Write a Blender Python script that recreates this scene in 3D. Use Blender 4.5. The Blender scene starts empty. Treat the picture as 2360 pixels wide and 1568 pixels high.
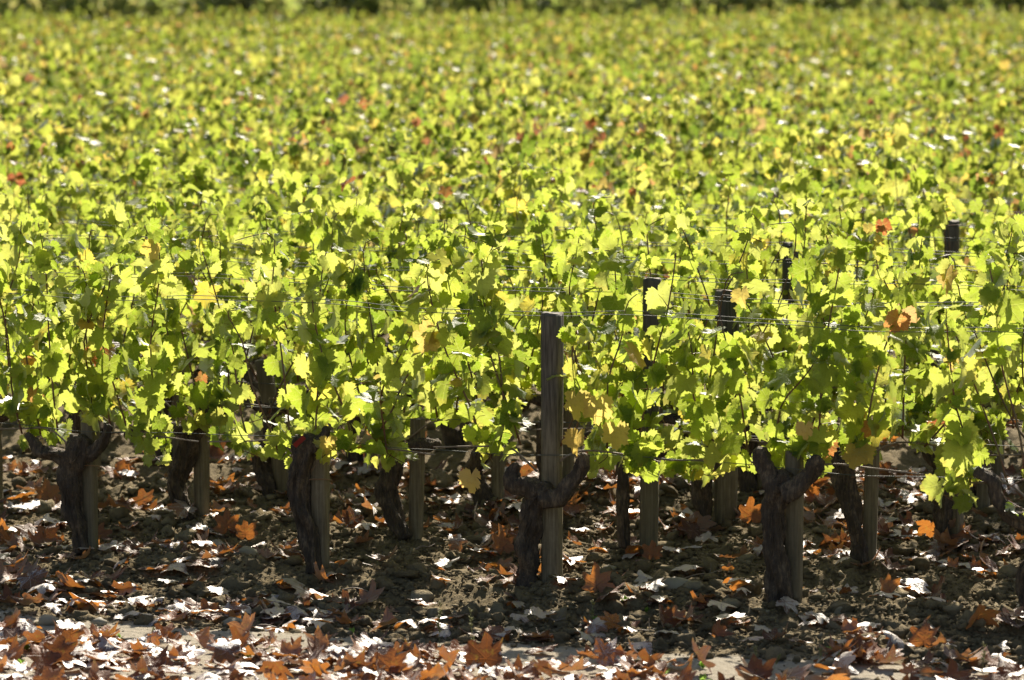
import bpy, math, random
import numpy as np
from mathutils import Matrix, Vector

# ------------------------------------------------------------------ camera, world, sun, exposure
SC = bpy.context.scene
COL = SC.collection
F, CAMH = 8900.0, 2.67                      # focal length in photo pixels (photo 2360 wide), camera height
PITCH = math.atan(874 / F)
cam_d = bpy.data.cameras.new("camera")
cam = bpy.data.objects.new("camera", cam_d)
COL.objects.link(cam)
cam.location = (0, 0, CAMH)
cam.rotation_euler = (math.pi / 2 - PITCH, 0, 0)
cam_d.sensor_width = 36.0
cam_d.lens = 36.0 * F / 2360
cam_d.clip_start, cam_d.clip_end = 0.5, 6000
cam_d.dof.use_dof = True
cam_d.dof.focus_distance = 17.0
cam_d.dof.aperture_fstop = 3.3
cam_d.dof.aperture_blades = 9
SC.camera = cam

SUN_EL, SUN_AZ = math.radians(37), math.radians(11)      # azimuth clockwise from +Y
world = bpy.data.worlds.new("World")
SC.world = world
world.use_nodes = True
wn = world.node_tree
sky = wn.nodes.new("ShaderNodeTexSky")
sky.sky_type = 'NISHITA'
sky.sun_disc = False
sky.sun_elevation, sky.sun_rotation = SUN_EL, SUN_AZ
sky.air_density, sky.dust_density = 1.0, 1.5
wn.nodes["Background"].inputs[1].default_value = 0.058
wn.links.new(sky.outputs[0], wn.nodes["Background"].inputs[0])
sun_d = bpy.data.lights.new("sun", 'SUN')
sun_d.energy, sun_d.angle, sun_d.color = 5.0, math.radians(0.5), (1.0, 0.94, 0.84)
sun = bpy.data.objects.new("sun", sun_d)
COL.objects.link(sun)
sdir = Vector((math.sin(SUN_AZ) * math.cos(SUN_EL), math.cos(SUN_AZ) * math.cos(SUN_EL), math.sin(SUN_EL)))
sun.rotation_euler = sdir.to_track_quat('Z', 'Y').to_euler()
SC.view_settings.view_transform = 'Standard'
SC.view_settings.look = 'None'
SC.view_settings.exposure = 1.06
SC.view_settings.gamma = 1.0
SC.view_settings.use_white_balance = True
SC.view_settings.white_balance_temperature = 7050
SC.view_settings.white_balance_tint = 10
SC.view_settings.use_curve_mapping = False
SC.render.engine = 'CYCLES'
cy = SC.cycles
cy.max_bounces, cy.diffuse_bounces, cy.glossy_bounces, cy.transmission_bounces = 6, 4, 2, 3
cy.transparent_max_bounces = 4
cy.use_denoising = True
cy.sample_clamp_indirect = 6.0

RNG = np.random.default_rng(11)
rnd = random.Random(7)

# ------------------------------------------------------------------ helpers
def ray(x, y):
    u, v = (x - 1180) / F, (784 - y) / F
    return (u, math.cos(PITCH) + v * math.sin(PITCH), -math.sin(PITCH) + v * math.cos(PITCH))

def on_ground(x, y, z=0.0):
    d = ray(x, y); k = (z - CAMH) / d[2]
    return np.array((d[0] * k, d[1] * k, z))

TH = math.radians(24.0)                       # the rows run right and towards the camera
RD = np.array((math.cos(TH), -math.sin(TH)))  # along a row
RN = np.array((math.sin(TH), math.cos(TH)))   # from row to row, away from the camera
Y1, PITCHR, VS = 16.47, 1.0, 1.13

def row_t(k):                                 # row 0 is the front one
    return k * PITCHR
def row_pt(k, s):                             # s metres along the row from the line X = 0
    p = np.array((0.0, Y1)) + RN * row_t(k)
    p = p - RD * (p[0] / RD[0])
    return p + RD * s
def tcoord(x, y):
    return x * RN[0] + (y - Y1) * RN[1]
def s_on_row(k, x):
    return x / RD[0]
def on_row(x, y, k, off=0.0):                 # photo pixel -> point in the upright plane of row k
    d = ray(x, y); t = row_t(k) + off
    kk = (t + Y1 * RN[1]) / (d[0] * RN[0] + d[1] * RN[1])
    return np.array((d[0] * kk, d[1] * kk, CAMH + d[2] * kk))

def hash2(ix, iy, seed=0):
    h = (ix.astype(np.int64) * 374761393 + iy.astype(np.int64) * 668265263 + seed * 1442695041) & 0xFFFFFFFF
    h = ((h ^ (h >> 13)) * 1274126177) & 0xFFFFFFFF
    h = (h ^ (h >> 16)) & 0xFFFFFFFF
    return h / 4294967295.0
def vnoise(x, y, seed=0):
    ix, iy = np.floor(x), np.floor(y); fx, fy = x - ix, y - iy
    fx, fy = fx * fx * (3 - 2 * fx), fy * fy * (3 - 2 * fy)
    a, b = hash2(ix, iy, seed), hash2(ix + 1, iy, seed)
    c, d = hash2(ix, iy + 1, seed), hash2(ix + 1, iy + 1, seed)
    return (a * (1 - fx) + b * fx) * (1 - fy) + (c * (1 - fx) + d * fx) * fy
def worley(x, y, seed=0):
    ix, iy = np.floor(x), np.floor(y); best = np.full(x.shape, 9.0)
    for i in (-1, 0, 1):
        for j in (-1, 0, 1):
            cx, cy_ = ix + i, iy + j
            px, py = cx + hash2(cx, cy_, seed), cy_ + hash2(cx, cy_, seed + 5)
            best = np.minimum(best, (px - x) ** 2 + (py - y) ** 2)
    return np.sqrt(best)
def pcoord(x, y):                             # distance from the edge of the sandy strip, away from the camera
    return (y - 14.92 + .325 * x) * .951
def sstep(a, b, x):
    t = np.clip((x - a) / (b - a), 0, 1); return t * t * (3 - 2 * t)

def ground_z(x, y, fine=True):
    x, y = np.asarray(x, float), np.asarray(y, float)
    t = tcoord(x, y)
    tilled = sstep(0.06, 0.4, pcoord(x, y) + 0.25 * (vnoise(x * 2.1, y * 2.1, 3) - 0.5))
    ridge = 0.035 * np.cos(2 * np.pi * t / PITCHR) * sstep(-0.9, -0.4, t)
    big = 0.05 * (vnoise(x * 1.7, y * 1.7, 1) - 0.5) + 0.05 * (vnoise(x * 4.3, y * 4.3, 2) - 0.5)
    z = tilled * (ridge + big - 0.048) + (1 - tilled) * (0.012 * (vnoise(x * 2.5, y * 2.5, 8) - 0.5) - 0.025)
    if fine:
        c1 = np.clip(0.62 - worley(x * 12, y * 12, 4), 0, 1) * 0.062
        c2 = np.clip(0.6 - worley(x * 34, y * 34, 9), 0, 1) * 0.026
        m = 0.35 + 0.65 * vnoise(x * 3.1, y * 3.1, 6)
        z = z + tilled * (c1 * m * m + c2) + (1 - tilled) * 0.004 * vnoise(x * 30, y * 30, 7)
    fade = sstep(40, 30, y) if False else 1 - sstep(30, 45, y)
    return z * fade

def mk_mesh(name, V, faces, mats=(), midx=None, uv=None, smooth=True):
    """faces: list of arrays (n,3) or (n,4)"""
    me = bpy.data.meshes.new(name)
    V = np.asarray(V, np.float32)
    faces = [np.asarray(f, np.int32) for f in (faces if isinstance(faces, (list, tuple)) else [faces]) if len(f)]
    nl = sum(f.size for f in faces); nf = sum(len(f) for f in faces)
    me.vertices.add(len(V)); me.vertices.foreach_set("co", V.ravel())
    me.loops.add(nl); loops = np.concatenate([f.ravel() for f in faces])
    me.loops.foreach_set("vertex_index", loops)
    me.polygons.add(nf)
    tot = np.concatenate([np.full(len(f), f.shape[1], np.int32) for f in faces])
    st = np.concatenate(([0], np.cumsum(tot)[:-1])).astype(np.int32)
    me.polygons.foreach_set("loop_start", st)
    me.polygons.foreach_set("loop_total", tot)
    if midx is not None:
        me.polygons.foreach_set("material_index", np.asarray(midx, np.int32))
    if smooth:
        me.polygons.foreach_set("use_smooth", np.ones(nf, bool))
    if uv is not None:
        l = me.uv_layers.new(name="UVMap")
        l.data.foreach_set("uv", np.asarray(uv, np.float32)[loops].ravel())
    for m in mats:
        me.materials.append(m)
    me.update(calc_edges=True)
    return me

def obj(name, me, parent=None, loc=None, rotz=0.0, mat=None, kind=None):
    o = bpy.data.objects.new(name, me)
    COL.objects.link(o)
    if loc is not None: o.location = loc
    if rotz: o.rotation_euler = (0, 0, rotz)
    if mat is not None: o.matrix_local = mat
    if parent is not None: o.parent = parent
    if kind: o["kind"] = kind
    return o
def tag(o, label, cat, group=None):
    o["label"] = label; o["category"] = cat
    if group: o["group"] = group
    return o
ORD = ["first", "second", "third", "fourth", "fifth", "sixth", "seventh", "eighth", "ninth", "tenth", "eleventh", "twelfth",
       "thirteenth", "fourteenth", "fifteenth", "sixteenth", "seventeenth", "eighteenth", "nineteenth", "twentieth"]
def ordn(i):
    if i < 20: return ORD[i]
    tens = {2: "twenty", 3: "thirty", 4: "forty"}[(i + 1) // 10]
    return tens.replace("y", "ieth") if (i + 1) % 10 == 0 else tens + "-" + ORD[(i + 1) % 10 - 1]

def tube(path, radii, sides=8, res=None, rough=0.0, seed=0, cap=True, ridges=0):
    """a tube along a smooth path; rough displaces the skin"""
    P = np.asarray(path, float); R = np.asarray(radii, float)
    n = len(P)
    if res and n > 2:
        T = np.linspace(0, n - 1, res); out = []
        Pe = np.vstack((2 * P[0] - P[1], P, 2 * P[-1] - P[-2]))
        for t in T:
            i = min(int(t), n - 2); u = t - i
            a, b, c, d = Pe[i], Pe[i + 1], Pe[i + 2], Pe[i + 3]
            out.append(0.5 * ((2 * b) + (-a + c) * u + (2 * a - 5 * b + 4 * c - d) * u * u + (-a + 3 * b - 3 * c + d) * u ** 3))
        R = np.interp(T, np.arange(n), R); P = np.array(out); n = res
    T = np.gradient(P, axis=0); T /= np.linalg.norm(T, axis=1)[:, None] + 1e-9
    up = np.array((1.0, 0, 0)) if abs(T[0][0]) < 0.8 else np.array((0, 1.0, 0))
    N = np.zeros_like(P); N[0] = up - T[0] * up.dot(T[0]); N[0] /= np.linalg.norm(N[0])
    for i in range(1, n):
        v = N[i - 1] - T[i] * N[i - 1].dot(T[i]); N[i] = v / (np.linalg.norm(v) + 1e-9)
    B = np.cross(T, N)
    ph = np.linspace(0, 2 * np.pi, sides, endpoint=False)
    r = np.repeat(R[:, None], sides, 1)
    if rough:
        g = np.random.default_rng(seed + 77)
        L = np.concatenate(([0], np.cumsum(np.linalg.norm(np.diff(P, axis=0), axis=1))))
        S, PH = np.meshgrid(L, ph, indexing='ij')
        d = np.zeros_like(r)
        for q in range(7):
            kphi = int(g.integers(1, 4)); d += g.uniform(.3, 1) * np.sin(kphi * PH + S * g.uniform(8, 45) + g.uniform(0, 6)) / 3
        for q in range(ridges):
            kphi = int(g.integers(4, 9)); d += g.uniform(.35, .8) * np.abs(np.sin(kphi * PH / 2 + S * g.uniform(-9, 9) + g.uniform(0, 6))) - .2
        d += g.uniform(-.25, .25, r.shape)
        r = r * (1 + rough * (d - d.mean()))
    V = P[:, None, :] + r[:, :, None] * (np.cos(ph)[None, :, None] * N[:, None, :] + np.sin(ph)[None, :, None] * B[:, None, :])
    V = V.reshape(-1, 3)
    i, j = np.meshgrid(np.arange(n - 1), np.arange(sides), indexing='ij')
    j2 = (j + 1) % sides
    Q = np.stack((i * sides + j, i * sides + j2, (i + 1) * sides + j2, (i + 1) * sides + j), -1).reshape(-1, 4)
    Tn = []
    if cap:
        V = np.vstack((V, P[0] - T[0] * R[0] * .3, P[-1] + T[-1] * R[-1] * .45)); a, b = len(V) - 2, len(V) - 1
        Tn = [(a, (q + 1) % sides, q) for q in range(sides)] + [(b, (n - 1) * sides + q, (n - 1) * sides + (q + 1) % sides) for q in range(sides)]
    return V, Q, np.array(Tn, np.int32).reshape(-1, 3)

class MB:
    def __init__(s): s.V, s.Q, s.T, s.n = [], [], [], 0
    def add(s, V, Q, T):
        s.V.append(V); s.Q.append(np.asarray(Q).reshape(-1, 4) + s.n); s.T.append(np.asarray(T).reshape(-1, 3) + s.n); s.n += len(V)
    def mesh(s, name, mat, smooth=True):
        return mk_mesh(name, np.vstack(s.V), [np.vstack(s.Q), np.vstack(s.T)], (mat,), smooth=smooth)
def tube_mesh(name, mat, *a, **k):
    V, Q, T = tube(*a, **k); return mk_mesh(name, V, [Q, T], (mat,))

# ------------------------------------------------------------------ materials
class NT:
    def __init__(s, name):
        s.m = bpy.data.materials.new(name); s.m.use_nodes = True; s.t = s.m.node_tree; s.t.nodes.clear()
        s.out = s.n("ShaderNodeOutputMaterial")
    def n(s, typ, **kw):
        nd = s.t.nodes.new(typ)
        for k, v in kw.items():
            if k.startswith("i_"):
                nd.inputs[int(k[2:])].default_value = v
            else: setattr(nd, k, v)
        return nd
    def l(s, a, b): s.t.links.new(a, b)
    def math(s, op, a, b=None, c=None):
        nd = s.n("ShaderNodeMath", operation=op)
        for i, v in enumerate((a, b, c)):
            if v is None: continue
            if isinstance(v, (int, float)): nd.inputs[i].default_value = v
            else: s.l(v, nd.inputs[i])
        return nd.outputs[0]
    def ramp(s, fac, stops, interp='LINEAR'):
        nd = s.n("ShaderNodeValToRGB"); nd.color_ramp.interpolation = interp
        e = nd.color_ramp.elements
        while len(e) < len(stops): e.new(0.5)
        for i, (p, c) in enumerate(stops):
            e[i].position = p; e[i].color = (*c, 1)
        s.l(fac, nd.inputs[0]); return nd.outputs[0]
    def mix(s, fac, a, b, blend='MIX'):
        nd = s.n("ShaderNodeMix", data_type='RGBA', blend_type=blend)
        for i, v in ((0, fac), (6, a), (7, b)):
            if isinstance(v, (int, float)): nd.inputs[i].default_value = v
            elif isinstance(v, tuple): nd.inputs[i].default_value = (*v, 1)
            else: s.l(v, nd.inputs[i])
        return nd.outputs[2]
    def noise(s, vec, scale, detail=3, rough=.55):
        nd = s.n("ShaderNodeTexNoise"); nd.inputs["Scale"].default_value = scale; nd.inputs["Detail"].default_value = detail
        nd.inputs["Roughness"].default_value = rough
        if vec is not None: s.l(vec, nd.inputs["Vector"])
        return nd.outputs["Fac"]

def leaf_material(name, trans_stops, diff_stops, vein, under, gloss=1.0, rough=.36, turn=0.0, tmix=.55, stain=None, bmp=.004, edging=0):
    k = NT(name)
    oi = k.n("ShaderNodeObjectInfo"); ge = k.n("ShaderNodeNewGeometry"); uv = k.n("ShaderNodeUVMap")
    tc = k.n("ShaderNodeTexCoord")
    r = k.math('FRACT', k.math('ADD', oi.outputs["Random"], ge.outputs["Random Per Island"]))
    if turn:                                   # patches of the vineyard that have turned further
        nz = k.noise(ge.outputs["Position"], .35, 2)
        r = k.math('MINIMUM', k.math('ADD', r, k.math('MULTIPLY', k.math('SUBTRACT', nz, .5), turn)), 1.0)
    col_t = k.ramp(r, trans_stops); col_d = k.ramp(r, diff_stops)
    # veins from the leaf's foot
    sx = k.n("ShaderNodeSeparateXYZ"); k.l(uv.outputs[0], sx.inputs[0])
    px = k.math('SUBTRACT', sx.outputs[0], .5); py = k.math('SUBTRACT', sx.outputs[1], .5)
    ang = k.math('ARCTAN2', px, py)
    rad = k.math('SQRT', k.math('ADD', k.math('MULTIPLY', px, px), k.math('MULTIPLY', py, py)))
    main = k.math('MULTIPLY', k.math('ABSOLUTE', k.math('SINE', k.math('MULTIPLY', ang, 3.3))), rad)
    vm = k.math('SUBTRACT', 1.0, k.math('SMOOTH_MIN', k.math('MULTIPLY', main, 26.0), 1.0, .2))
    bl = k.noise(uv.outputs[0], 9.0, 3)
    sec = k.n("ShaderNodeTexVoronoi", feature='DISTANCE_TO_EDGE'); sec.inputs["Scale"].default_value = 15
    k.l(uv.outputs[0], sec.inputs["Vector"])
    sm = k.math('MULTIPLY', k.math('LESS_THAN', sec.outputs["Distance"], .06), .35)
    vfac = k.math('MINIMUM', k.math('ADD', k.math('MULTIPLY', vm, .8), sm), 1.0)
    col_t = k.mix(k.math('MULTIPLY', vfac, .6), col_t, vein)
    blf = k.math('MULTIPLY', k.math('GREATER_THAN', bl, .62), .28)
    col_t = k.mix(blf, col_t, stain if stain else (.42, .36, .05))
    if edging:                                 # margins that have begun to yellow and brown
        em = k.math('MULTIPLY', k.math('GREATER_THAN', k.math('ADD', rad, k.math('MULTIPLY', bl, .32)), .50), k.math('GREATER_THAN', k.math('FRACT', k.math('MULTIPLY', r, 7.3)), .55))
        col_t = k.mix(k.math('MULTIPLY', em, edging), col_t, (.62, .42, .10))
    if stain:
        edge = k.math('GREATER_THAN', k.math('ADD', rad, k.math('MULTIPLY', bl, .25)), .52)
        col_t = k.mix(edge, col_t, (.65, .03, .04)); col_d = k.mix(edge, col_d, (.35, .02, .03))
    col_d = k.mix(ge.outputs["Backfacing"], col_d, k.mix(.55, col_d, under))
    df = k.n("ShaderNodeBsdfDiffuse"); tr = k.n("ShaderNodeBsdfTranslucent"); gl = k.n("ShaderNodeBsdfGlossy")
    bump = k.n("ShaderNodeBump"); bump.inputs["Strength"].default_value = .45; bump.inputs["Distance"].default_value = bmp
    k.l(k.math('ADD', k.math('MULTIPLY', bl, 1.3), k.math('MULTIPLY', vfac, -.6)), bump.inputs["Height"])
    k.l(col_d, df.inputs[0]); k.l(col_t, tr.inputs[0]); gl.inputs["Roughness"].default_value = rough
    for b in (df, tr, gl): k.l(bump.outputs[0], b.inputs["Normal"])
    m1 = k.n("ShaderNodeMixShader", i_0=tmix); k.l(df.outputs[0], m1.inputs[1]); k.l(tr.outputs[0], m1.inputs[2])
    fr = k.n("ShaderNodeFresnel"); fr.inputs["IOR"].default_value = 1.42; k.l(bump.outputs[0], fr.inputs["Normal"])
    m2 = k.n("ShaderNodeMixShader"); k.l(k.math('MULTIPLY', fr.outputs[0], gloss), m2.inputs[0])
    k.l(m1.outputs[0], m2.inputs[1]); k.l(gl.outputs[0], m2.inputs[2]); k.l(m2.outputs[0], k.out.inputs[0])
    return k.m

G1, G2, G3 = (.41, .54, .045), (.56, .66, .09), (.72, .77, .18)
YL, OR, RD_, TN = (.85, .66, .09), (.80, .30, .05), (.55, .05, .03), (.62, .42, .20)
M_LEAF = leaf_material("vine_leaf",
    [(0, (.22, .34, .025)), (.07, (.32, .45, .035)), (.2, (.42, .54, .05)), (.36, (.48, .61, .07)), (.64, G2), (.92, G3), (.97, (.75, .70, .10)), (.986, YL), (.992, TN), (.997, (.65, .24, .06)), (1, (.45, .08, .04))],
    [(0, (.045, .10, .018)), (.5, (.07, .13, .02)), (.92, (.10, .16, .03)), (.96, (.25, .24, .05)), (.985, (.34, .22, .07)), (.995, (.2, .09, .04)), (1, (.2, .03, .02))],
    (.75, .80, .24), (.14, .20, .06), gloss=.30, rough=.5, edging=.35)
M_LEAF_FAR = leaf_material("turning_vine_leaf",
    [(0, (.12, .20, .02)), (.18, (.25, .37, .032)), (.5, (.42, .52, .06)), (.78, (.56, .58, .10)), (.87, (.62, .54, .09)), (.93, (.66, .48, .10)), (.965, (.45, .30, .15)), (.988, (.55, .23, .07)), (1, (.36, .10, .06))],
    [(0, (.040, .085, .018)), (.5, (.06, .11, .02)), (.75, (.09, .13, .03)), (.85, (.22, .20, .05)), (.93, (.28, .18, .06)), (.97, (.18, .08, .03)), (1, (.15, .03, .02))],
    (.60, .60, .20), (.13, .17, .06), turn=.35, gloss=.40, rough=.42)
M_LEAF_MID = leaf_material("midfield_vine_leaf",
    [(0, (.14, .25, .02)), (.15, (.24, .37, .028)), (.35, (.41, .51, .05)), (.62, (.52, .59, .075)), (.84, (.65, .67, .14)), (.92, (.68, .62, .10)), (.96, (.70, .53, .10)), (.98, (.50, .33, .16)), (.993, (.58, .23, .06)), (1, (.40, .09, .05))],
    [(0, (.035, .085, .016)), (.5, (.06, .12, .02)), (.85, (.09, .15, .03)), (.93, (.24, .22, .05)), (.965, (.30, .19, .06)), (.985, (.19, .08, .03)), (1, (.17, .03, .02))],
    (.66, .70, .22), (.13, .18, .06), turn=.12, gloss=.40, rough=.42)
M_GOLD = leaf_material("golden_vine_leaf", [(0, (.90, .70, .16)), (.5, (.92, .76, .22)), (1, (.88, .58, .14))], [(0, (.35, .22, .06)), (1, (.4, .25, .07))],
    (.9, .8, .3), (.40, .30, .12), gloss=.4)
M_SPOT = leaf_material("spotted_vine_leaf", [(0, (.92, .66, .22)), (1, (.92, .66, .22))], [(0, (.42, .26, .10)), (1, (.42, .26, .10))],
    (.95, .8, .35), (.5, .4, .25), stain=(.45, .10, .04))
M_PLANE = leaf_material("fallen_plane_leaf",
    [(0, (.13, .05, .02)), (.3, (.26, .095, .025)), (.58, (.46, .16, .03)), (.85, (.62, .24, .045)), (1, (.30, .15, .07))],
    [(0, (.12, .055, .035)), (.4, (.20, .10, .065)), (.75, (.27, .16, .115)), (1, (.32, .22, .17))],
    (.38, .12, .02), (.24, .15, .095), gloss=.36, rough=.55, tmix=.42, bmp=.011, stain=None)

def bark_material():
    k = NT("vine_bark"); tc = k.n("ShaderNodeTexCoord"); mp = k.n("ShaderNodeMapping"); mp.inputs["Scale"].default_value = (1, 1, .22)
    k.l(tc.outputs["Object"], mp.inputs[0])
    a = k.noise(mp.outputs[0], 75, 5, .7); b = k.noise(tc.outputs["Object"], 14, 3)
    w = k.n("ShaderNodeTexVoronoi", feature='DISTANCE_TO_EDGE'); w.inputs["Scale"].default_value = 60; k.l(mp.outputs[0], w.inputs["Vector"])
    h = k.math('ADD', a, k.math('MULTIPLY', k.math('MINIMUM', w.outputs["Distance"], .3), 1.6))
    col = k.ramp(k.math('ADD', k.math('MULTIPLY', a, .6), k.math('MULTIPLY', b, .4)), [(.3, (.022, .016, .012)), (.5, (.065, .046, .030)), (.66, (.20, .145, .09))])
    p = k.n("ShaderNodeBsdfPrincipled"); p.inputs["Roughness"].default_value = .85
    bp = k.n("ShaderNodeBump"); bp.inputs["Strength"].default_value = .9; bp.inputs["Distance"].default_value = .012
    k.l(h, bp.inputs["Height"]); k.l(bp.outputs[0], p.inputs["Normal"]); k.l(col, p.inputs["Base Color"]); k.l(p.outputs[0], k.out.inputs[0])
    return k.m
M_BARK = bark_material()
def wood_material():
    k = NT("weathered_wood"); tc = k.n("ShaderNodeTexCoord"); mp = k.n("ShaderNodeMapping"); mp.inputs["Scale"].default_value = (1, 1, .06)
    oi = k.n("ShaderNodeObjectInfo")
    k.l(tc.outputs["Object"], mp.inputs[0])
    a = k.noise(mp.outputs[0], 95, 5, .65); b = k.noise(tc.outputs["Object"], 9, 4, .7)
    col = k.ramp(k.math('ADD', k.math('MULTIPLY', a, .7), k.math('MULTIPLY', b, .3)), [(.32, (.055, .042, .025)), (.5, (.17, .135, .08)), (.68, (.29, .24, .155))])
    sx = k.n("ShaderNodeSeparateXYZ"); k.l(tc.outputs["Object"], sx.inputs[0])
    # grey weathered head of the tall posts, algae-brown foot
    hi = k.n("ShaderNodeMapRange"); hi.inputs[1].default_value = .45; hi.inputs[2].default_value = .8; k.l(sx.outputs[2], hi.inputs[0])
    col = k.mix(k.math('MULTIPLY', hi.outputs[0], .85), col, k.ramp(a, [(.35, (.024, .020, .017)), (.7, (.14, .12, .10))]))
    col = k.mix(k.math('MULTIPLY', oi.outputs["Random"], .5), col, (.10, .085, .05))
    p = k.n("ShaderNodeBsdfPrincipled"); p.inputs["Roughness"].default_value = .8
    bp = k.n("ShaderNodeBump"); bp.inputs["Strength"].default_value = .7; bp.inputs["Distance"].default_value = .004
    k.l(a, bp.inputs["Height"]); k.l(bp.outputs[0], p.inputs["Normal"]); k.l(col, p.inputs["Base Color"]); k.l(p.outputs[0], k.out.inputs[0])
    return k.m
M_WOOD = wood_material()
def simple(name, col, rough=.6, metal=0, var=None, vscale=20, trans=0):
    k = NT(name); tc = k.n("ShaderNodeTexCoord"); p = k.n("ShaderNodeBsdfPrincipled")
    p.inputs["Roughness"].default_value = rough; p.inputs["Metallic"].default_value = metal
    if var: k.l(k.ramp(k.noise(tc.outputs["Object"], vscale, 3), [(.35, col), (.65, var)]), p.inputs["Base Color"])
    else: p.inputs["Base Color"].default_value = (*col, 1)
    if trans:
        tr = k.n("ShaderNodeBsdfTranslucent"); tr.inputs[0].default_value = (*[min(1, c * 1.2) for c in (var or col)], 1)
        m = k.n("ShaderNodeMixShader", i_0=trans); k.l(p.outputs[0], m.inputs[1]); k.l(tr.outputs[0], m.inputs[2]); k.l(m.outputs[0], k.out.inputs[0])
    else: k.l(p.outputs[0], k.out.inputs[0])
    return k.m
M_CANE = simple("ripe_cane", (.16, .055, .03), .5, 0, (.10, .075, .03), 12)
M_PET = simple("petiole", (.32, .09, .05), .5, 0, (.28, .22, .06), 20)
M_OLDCANE = simple("dry_cane", (.16, .12, .09), .7, 0, (.24, .19, .14), 25)
M_WIRE = simple("galvanised_wire", (.075, .085, .07), .65, .15)
M_TIE = simple("osier_tie", (.22, .13, .07), .6)
M_TAG = simple("red_plastic", (.32, .02, .015), .35, 0, None, 20, .3)
M_STONE = simple("pale_stone", (.17, .145, .10), .75, 0, (.30, .265, .19), 9)
M_WEED = simple("weed_green", (.10, .20, .03), .5, 0, (.22, .36, .06), 8, .5)
M_SEED = simple("dry_grass_head", (.35, .30, .16), .6, 0, (.25, .28, .10), 12, .4)

def soil_material(clod=False):
    k = NT("clod_soil" if clod else "vineyard_soil"); ge = k.n("ShaderNodeNewGeometry")
    pos = ge.outputs["Position"]
    a = k.noise(pos, 45, 5, .65); b = k.noise(pos, 2.2, 3); c = k.noise(pos, 160, 3, .6)
    col = k.ramp(k.math('ADD', k.math('MULTIPLY', a, .6), k.math('MULTIPLY', b, .4)), [(.34, (.105, .080, .043)), (.5, (.175, .135, .074)), (.68, (.26, .205, .122))])
    if clod:
        col = k.mix(.55, col, k.ramp(ge.outputs["Random Per Island"], [(0, (.105, .080, .046)), (.8, (.21, .165, .095)), (.95, (.30, .245, .155)), (1, (.42, .36, .25))]))
    else:
        sx = k.n("ShaderNodeSeparateXYZ"); k.l(pos, sx.inputs[0])
        t = k.math('ADD', k.math('MULTIPLY', sx.outputs[0], .325 * .951), k.math('MULTIPLY', k.math('SUBTRACT', sx.outputs[1], 14.92), .951))
        t = k.math('ADD', t, k.math('MULTIPLY', k.math('SUBTRACT', k.noise(pos, 3.5, 4), .5), .5))
        mr = k.n("ShaderNodeMapRange"); mr.inputs[1].default_value = .14; mr.inputs[2].default_value = .26; k.l(t, mr.inputs[0])
        sand = k.ramp(a, [(.3, (.27, .235, .175)), (.7, (.42, .375, .30))])
        col = k.mix(mr.outputs[0], sand, col)
        far = k.n("ShaderNodeMapRange"); far.inputs[1].default_value = 112; far.inputs[2].default_value = 116; k.l(sx.outputs[1], far.inputs[0])
        col = k.mix(far.outputs[0], col, (.16, .15, .07))
    p = k.n("ShaderNodeBsdfPrincipled"); p.inputs["Roughness"].default_value = .95; p.inputs["Specular IOR Level"].default_value = .15
    bp = k.n("ShaderNodeBump"); bp.inputs["Strength"].default_value = 1.0; bp.inputs["Distance"].default_value = .014
    k.l(k.math('ADD', a, k.math('MULTIPLY', c, .5)), bp.inputs["Height"])
    k.l(bp.outputs[0], p.inputs["Normal"]); k.l(col, p.inputs["Base Color"]); k.l(p.outputs[0], k.out.inputs[0])
    return k.m
M_SOIL, M_CLOD = soil_material(), soil_material(True)

# ------------------------------------------------------------------ ground: one sheet, fine where it is seen close
xs = np.concatenate((-np.geomspace(1500, 3.1, 28), np.arange(-3.0, 3.0, .014), np.geomspace(3.1, 1500, 28)))
ys = np.concatenate((np.array((-60., 0, 6, 10, 12, 13)), np.arange(13.7, 18.6, .014), np.arange(18.6, 24, .035), np.geomspace(24.1, 2500, 70)))
X, Y = np.meshgrid(xs, ys, indexing='ij')
Z = ground_z(X, Y)
nx, ny = X.shape
i, j = np.meshgrid(np.arange(nx - 1), np.arange(ny - 1), indexing='ij')
Q = np.stack((i * ny + j, (i + 1) * ny + j, (i + 1) * ny + j + 1, i * ny + j + 1), -1).reshape(-1, 4)
obj("ground", mk_mesh("ground", np.stack((X, Y, Z), -1).reshape(-1, 3), Q, (M_SOIL,)), kind="structure")
def gz(x, y): return float(ground_z(np.array([x]), np.array([y]))[0])

# ------------------------------------------------------------------ clods
def ico(sub):
    import bmesh
    bm = bmesh.new(); bmesh.ops.create_icosphere(bm, subdivisions=sub, radius=1.0)
    V = np.array([v.co[:] for v in bm.verts]); Fc = np.array([[v.index for v in f.verts] for f in bm.faces]); bm.free()
    return V, Fc
I1, I2 = ico(1), ico(2)
def in_view(x, y, m=.25):
    return np.abs(x) < .1326 * y + m
def scatter(n, y0, y1, dens=None, m=.25):
    out = []
    while sum(map(len, out)) < n:
        y = RNG.uniform(y0, y1, n * 2); x = RNG.uniform(-1, 1, n * 2) * (.1326 * y1 + m)
        ok = in_view(x, y, m)
        if dens is not None: ok &= RNG.random(n * 2) < dens(x, y)
        out.append(np.stack((x[ok], y[ok]), -1))
    return np.vstack(out)[:n]
def clod_dens(x, y):
    t = tcoord(x, y)
    return sstep(.08, .36, pcoord(x, y) + .3 * (vnoise(x * 2.1, y * 2.1, 3) - .5)) * (.25 + .75 * vnoise(x * 4, y * 4, 31) ** 1.5) + .02
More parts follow.
